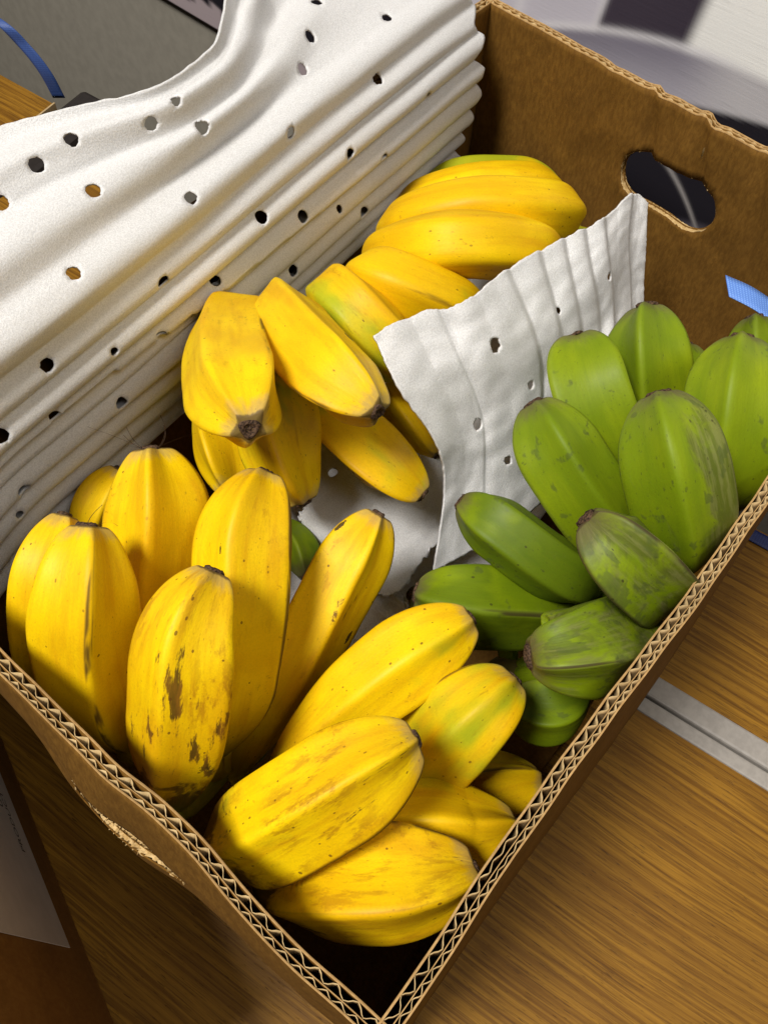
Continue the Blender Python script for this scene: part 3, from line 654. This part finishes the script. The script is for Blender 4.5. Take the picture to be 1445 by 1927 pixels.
# extra looks: ridge phase, number of ridges, greenness, bruising, side scuff
LOOK = {
  'a1': {'g': 0.1, 'b': 0.2},
  'a2': {'hair': 2, 'g': 0.0, 'b': 0.15},
  'a3': {'hair': 7, 'g': 0.0, 'b': 0.05},
  'a4': {'g': 0.2, 'b': 0.4},
  'a5': {'g': 0, 'b': 0.85, 'bl': 3.2},
  'a6': {'g': 0.15, 'b': 0.5, 'bl': 4.6},
  'a0': {'g': 0, 'b': 0.2},
  'b1': {'g': 0.35, 'b': 0.3, 'bl': 4.4},
  'b2': {'g': 0.8, 'b': 0.3},
  'b3': {'g': 0.25, 'b': 0.8, 'bl': 3.0},
  'b4': {'g': 0.5, 'b': 0.4},
  'b5': {'g': 0.5, 'b': 0.4},
  'b6': {'g': 0, 'b': 0.75},
  'c1': {'g': 0.1, 'b': 0.45},
  'c2': {'g': 0.1, 'b': 0.2},
  'c3': {'g': 0.8, 'b': 0.25},
  'c4': {'g': 0.45, 'b': 0.4},
  'c5': {'g': 0.4, 'b': 0.4},
  'c6': {'g': 0, 'b': 0.1},
  'd0': {'g': 1.0, 'b': 0.1},
  'd1': {'p': 6, 'n': 5, 'g': 0.2, 'b': 0.1},
  'd2': {'p': 6, 'n': 5, 'g': 0, 'b': 0.05},
  'd3': {'p': 6, 'n': 5, 'g': 0.1, 'b': 0.1},
  'd5': {'p': 6, 'n': 5, 'g': 0.5, 'b': 0.1},
  'd6': {'g': 0.75, 'b': 0.5},
  'd8': {'g': 1.2, 'b': 0.1},
  'e1': {'g': 0, 'b': 0.15},
  'e2': {'g': 0.1, 'b': 0.15},
  'e3': {'g': 0.2, 'b': 0.25},
  'e4': {'g': 0, 'b': 0.4, 'side': 1.0, 'side_dir': (0.6, -0.8, 0.2)},
  'e5': {'g': 0, 'b': 0.3},
  'e6': {'g': 0.5, 'b': 0.4},
  'e7': {'g': 0.4, 'b': 0.2},
  'e8': {'g': 0.7, 'b': 0.35},
  'e9': {'g': 0.6, 'b': 0.35},
  'e10': {'g': 0.3, 'b': 0.95},
  'e11': {'g': 0.5, 'b': 0.85},
  'e12': {'g': 0.7, 'b': 0.3},
  'e13': {'g': 1, 'b': 0.2},
  'e14': {'g': 0.9, 'b': 0.2},
}
def poly_r(th, ths, p=15.0):
    s = 0.0
    for a in ths:
        c = math.cos(th - a)
        if c > 0: s += c ** p
    return s ** (-1 / p)
def frames(P):
    T = [(P[min(i + 1, len(P) - 1)] - P[max(i - 1, 0)]).normalized() for i in range(len(P))]
    n = (Vector((0, 0, 1)) - T[0] * T[0].z); n = n.normalized() if n.length > 1e-3 else Vector((1, 0, 0)); N = []
    for t in T:
        n = (n - t * n.dot(t)).normalized(); N.append(n)
    return T, N
def banana(key, parent, crown, green):
    h, R, pts = BAN[key]; lk = LOOK.get(key, {}); rs = random.Random(key)
    pts = [Vector(p) for p in pts]
    fine = [cr1(pts, i / 200 * (len(pts) - 1)) for i in range(201)]
    cum = [0]
    for a, b in zip(fine, fine[1:]): cum.append(cum[-1] + (b - a).length)
    L = cum[-1]
    NK = 84 if R > .015 else 40
    def at(s):
        lo = 0
        while lo < 199 and cum[lo + 1] < s: lo += 1
        k = (s - cum[lo]) / max(1e-9, cum[lo + 1] - cum[lo]); return fine[lo].lerp(fine[lo + 1], min(1, max(0, k)))
    S = [L * (i / NK) ** 1.0 for i in range(NK + 1)]
    # crowd rings near the tip
    S = sorted(set([L * .14 * (i / 16) ** 1.5 for i in range(16)] + [L * .14 + L * .86 * i / (NK - 16) for i in range(NK - 15)]))
    P = [at(s) for s in S]
    # neck curving to the crown
    tb = (P[-1] - P[-4]).normalized(); nk = []
    gap = (crown - P[-1]).length
    for i in range(1, 11):
        k = i / 10; a = P[-1]; b = a + tb * min(.03, gap * .5); nk.append((a * (1 - k) ** 2) + b * 2 * k * (1 - k) + crown * k * k)
    n_main = len(P); P = P + nk
    T, N = frames(P)
    n = lk.get('n', rs.choice((4, 5, 5))); ph = lk.get('ph', rs.uniform(0, 6.28)); NA = 72
    pp = lk.get('p', rs.uniform(20, 30) if green else rs.uniform(15, 24)); ths = [ph + 2 * math.pi * (i + rs.uniform(-.11, .11)) / n for i in range(n)]
    tw = rs.uniform(-.25, .25)
    base_prof = [poly_r(2 * math.pi * i / NA, ths, pp) for i in range(NA)]
    mn, mx_ = min(base_prof), max(base_prof)
    mean = .5 * sum(base_prof) / NA + .5 * mx_
    verts, rest, ridge, tipd, based, side = [], [], [], [], [], []
    off = rs.uniform(0, 50); tl = lk.get('tl', 1.45 if green else 1.75) * R; bl = lk.get('bl', 2.5) * R
    sd = lk.get('side_dir', None); samp = lk.get('side', 0.0)
    s_acc = 0
    for i, p in enumerate(P):
        s = S[i] if i < n_main else L + (i - n_main + 1) * gap * .1
        Bn = T[i].cross(N[i])
        if i < n_main:
            u = min(1, s / tl); r = R * (.30 + .70 * max(0.0, math.sin(math.pi / 2 * u)) ** .68)
            w = min(1, (L - s) / bl); r *= .24 + .76 * max(0.0, math.sin(math.pi / 2 * max(0.0, w))) ** .9
        else: r = max(.0062, R * .30 * (1 - .05 * (i - n_main)))
        lob = 1 + .7 * math.exp(-s / (.9 * R)) if i < n_main else .4
        lob *= 1 - .6 * sstep(L - bl * .7, L, s)
        for j in range(NA):
            th = 2 * math.pi * j / NA; jj = base_prof[j] / mean
            rr = r * (1 + (jj - 1) * 1.12 * lob)
            rr *= 1 + .012 * nz(math.cos(th) * 1.5 + off, math.sin(th) * 1.5, s * 28) + .005 * nz(math.cos(th) * 5 + off, math.sin(th) * 5, s * 130)
            a = th + tw * (s / L)
            dirv = N[i] * math.cos(a) + Bn * math.sin(a)
            verts.append(p + dirv * rr)
            rest += [R * math.cos(th) + off, R * math.sin(th) + off * .37, s + off * .71]
            ridge.append((base_prof[j] - mn) / (mx_ - mn)); tipd.append(s if s > 0 else 0); based.append(max(0, L - s))
            side.append(max(0, dirv.dot(Vector(sd).normalized())) ** 1.5 * samp if sd else 0.0)
    rows = len(P); faces = []
    for i in range(rows - 1):
        for j in range(NA):
            k = (j + 1) % NA; faces.append((i * NA + j, i * NA + k, (i + 1) * NA + k, (i + 1) * NA + j))
    c0 = len(verts); verts += [P[0] - T[0] * .0004, P[-1]]; rest += rest[:3] + rest[-3:]; ridge += [0, 0]; tipd += [0, .2]; based += [.1, 0]; side += [0, 0]
    for j in range(NA):
        k = (j + 1) % NA; faces.append((c0, k, j)); faces.append((c0 + 1, (rows - 1) * NA + j, (rows - 1) * NA + k))
    base = P[n_main - 1] if parent is None else Vector(parent.location)
    o = obj('banana', [q - base for q in verts], faces, M_G if green else M_Y, parent)
    if parent is None: o.location = base
    me = o.data
    a = me.attributes.new('rest', 'FLOAT_VECTOR', 'POINT'); a.data.foreach_set('vector', rest)
    fattr(me, 'ridge', ridge); fattr(me, 'tipd', tipd); fattr(me, 'based', based); fattr(me, 'side', side)
    nv = len(verts); fattr(me, 'green', [lk.get('g', rs.uniform(0, .35))] * nv); fattr(me, 'bruise', [lk.get('b', rs.uniform(0, .5))] * nv)
    # blossom scar: a small lobed button with a crater
    q0, t0, n0 = P[0], T[0], N[0]; b0 = t0.cross(n0); v, f = [], []; rb = R * (.23 if green else .175) * lk.get('bt', 1.0)
    rings = [(1.04, -.0012), (1.10, .0002), (1.02, .0014), (.80, .0021), (.58, .0015), (.34, .0004), (.12, .0009)]
    for q, (kr, dz) in enumerate(rings):
        for j in range(18):
            th = 2 * math.pi * j / 18; rr = rb * kr * (1 + .12 * math.cos(3 * th + off) + .16 * nz(j * .8, q * .7, off))
            v.append(q0 - t0 * (dz * .75 + .0006 * nz(j * .9, q, off + 3)) + (n0 * math.cos(th) + b0 * math.sin(th)) * rr - base)
    for q in range(len(rings) - 1):
        for j in range(18): k = (j + 1) % 18; f.append((q * 18 + k, q * 18 + j, (q + 1) * 18 + j, (q + 1) * 18 + k))
    f.append(tuple((len(rings) - 1) * 18 + j for j in range(17, -1, -1)))
    obj('blossom_end', v, f, M_TIP, o)
    for q in range(lk.get('hair', 0)):   # dried flower threads at the blossom end
        hv, hf = [], []; a0 = rs.uniform(0, 6.28); ln = rs.uniform(.010, .022); d0 = (-t0 * rs.uniform(.3, 1) + n0 * math.cos(a0) + b0 * math.sin(a0)).normalized()
        st0 = q0 + (n0 * math.cos(a0) + b0 * math.sin(a0)) * rb * .8; cv = Vector((rs.uniform(-1, 1), rs.uniform(-1, 1), rs.uniform(-.6, .6)))
        for i in range(11):
            k = i / 10; c0_ = st0 + d0 * ln * k + cv * ln * .55 * k * k
            for j in range(3): hv.append(c0_ + (n0 * math.cos(j * 2.1) + b0 * math.sin(j * 2.1)) * .00016 - base)
        for i in range(10):
            for j in range(3): k = (j + 1) % 3; hf.append((i * 3 + j, i * 3 + k, i * 3 + 3 + k, i * 3 + 3 + j))
        obj('dried_thread', hv, hf, M_TIP, o)
    return o
HANDS = {
  'A': ('ripe yellow banana hand standing tips up beside the wall with the torn hand hole', False, (0.062, 0.15, 0.078), ['a0', 'a1', 'a2', 'a3', 'a4', 'a5', 'a6']),
  'B': ('ripe yellow banana hand with blackened ends lying across the empty box corner', False, (0.058, 0.092, 0.088), ['b1', 'b2', 'b3', 'b4', 'b5', 'b6']),
  'C': ('yellow banana hand on flat foam between foam roll and foam divider', False, (0.232, 0.262, 0.1), ['c1', 'c2', 'c3', 'c4', 'c5', 'c6']),
  'D': ('bright yellow banana hand lying half under the standing foam divider', False, (0.325, 0.285, 0.09), ['d0', 'd1', 'd2', 'd3', 'd5', 'd6', 'd8']),
  'E': ('lime green banana hand with grey scuffed fingers leaning against the box wall', True, (0.255, 0.06, 0.105), ['e1', 'e2', 'e3', 'e4', 'e5', 'e10', 'e11']),
  'F': ('darker green banana hand lying underneath the lime green hand', True, (0.195, 0.06, 0.08), ['e8', 'e9', 'e12', 'e13']),
  'H': ('green banana hand in the box corner under the light blue tape', True, (0.36, 0.07, 0.09), ['e6', 'e7']),
  'G': ('single dark green banana showing beneath the foam under yellow bananas', True, (0.17, 0.215, 0.085), ['e14']),
}
for hk, (label, green, cpos, keys) in HANDS.items():
    if len(keys) == 1:
        o = banana(keys[0], None, Vector(cpos), green); tag(o, label, 'banana'); continue
    c = Vector(cpos); e = empty('banana_hand', c); tag(e, label, 'bananas')
    for k in keys: banana(k, e, c, green)
    v, f = [], []
    for i in range(9):
        ph = math.pi * i / 8
        for j in range(16):
            th = 2 * math.pi * j / 16; r = .013 * math.sin(ph) + 1e-5
            v.append((r * math.cos(th) * (1 + .3 * nz(i, j, 1)), r * math.sin(th) * (1.2 + .3 * nz(i, j, 7)), .011 * math.cos(ph)))
    for i in range(8):
        for j in range(16): k = (j + 1) % 16; f.append((i * 16 + j, (i + 1) * 16 + j, (i + 1) * 16 + k, i * 16 + k))
    obj('crown', v, f, M_CROWN, e)

# ------------------------------------------------------------------ tape and strap
tA, tB, tC, tD = onz(1364, 518, .186), onz(1371, 558, .184), onz(1460, 565, .178), onz(1460, 617, .176)
tw = (tC - tA); m0 = (tA + tB) / 2; m1 = (tC + tD) / 2
o = ribbon('blue_tape', [m0, m0.lerp(m1, .5) + Vector((0, 0, .0015)), m1, m1 + (m1 - m0) * .7, Vector((.520, .040, .170))],
           [tA - tB, tC - tD], M_TAPE); tag(o, 'light blue woven tape end sticking out from the box wall', 'tape')
far0 = gpt(.468, .02, .0045); 
o = ribbon('blue_tape', [gpt(.4665, s, .0012) for s in (-.2, .1, .4, .7, .80)], [GN * .012, GN * .012], M_TAPED); tag(o, 'dark blue tape laid along the desk edge beside the box', 'tape')
s0_ = onz(112, 184, -.002); s1_ = onz(85, 135, .03); s2_ = onz(45, 85, .055); s3_ = onz(-10, 35, .075); s4_ = onz(-120, -20, .06); s5_ = onz(-260, -10, .004)
o = ribbon('blue_strap', [s0_, s1_, s2_, s3_, s4_, s5_], [CR * .013, CR * .013], M_STRAP); tag(o, 'narrow blue strap arching up from the black clamp', 'strap')
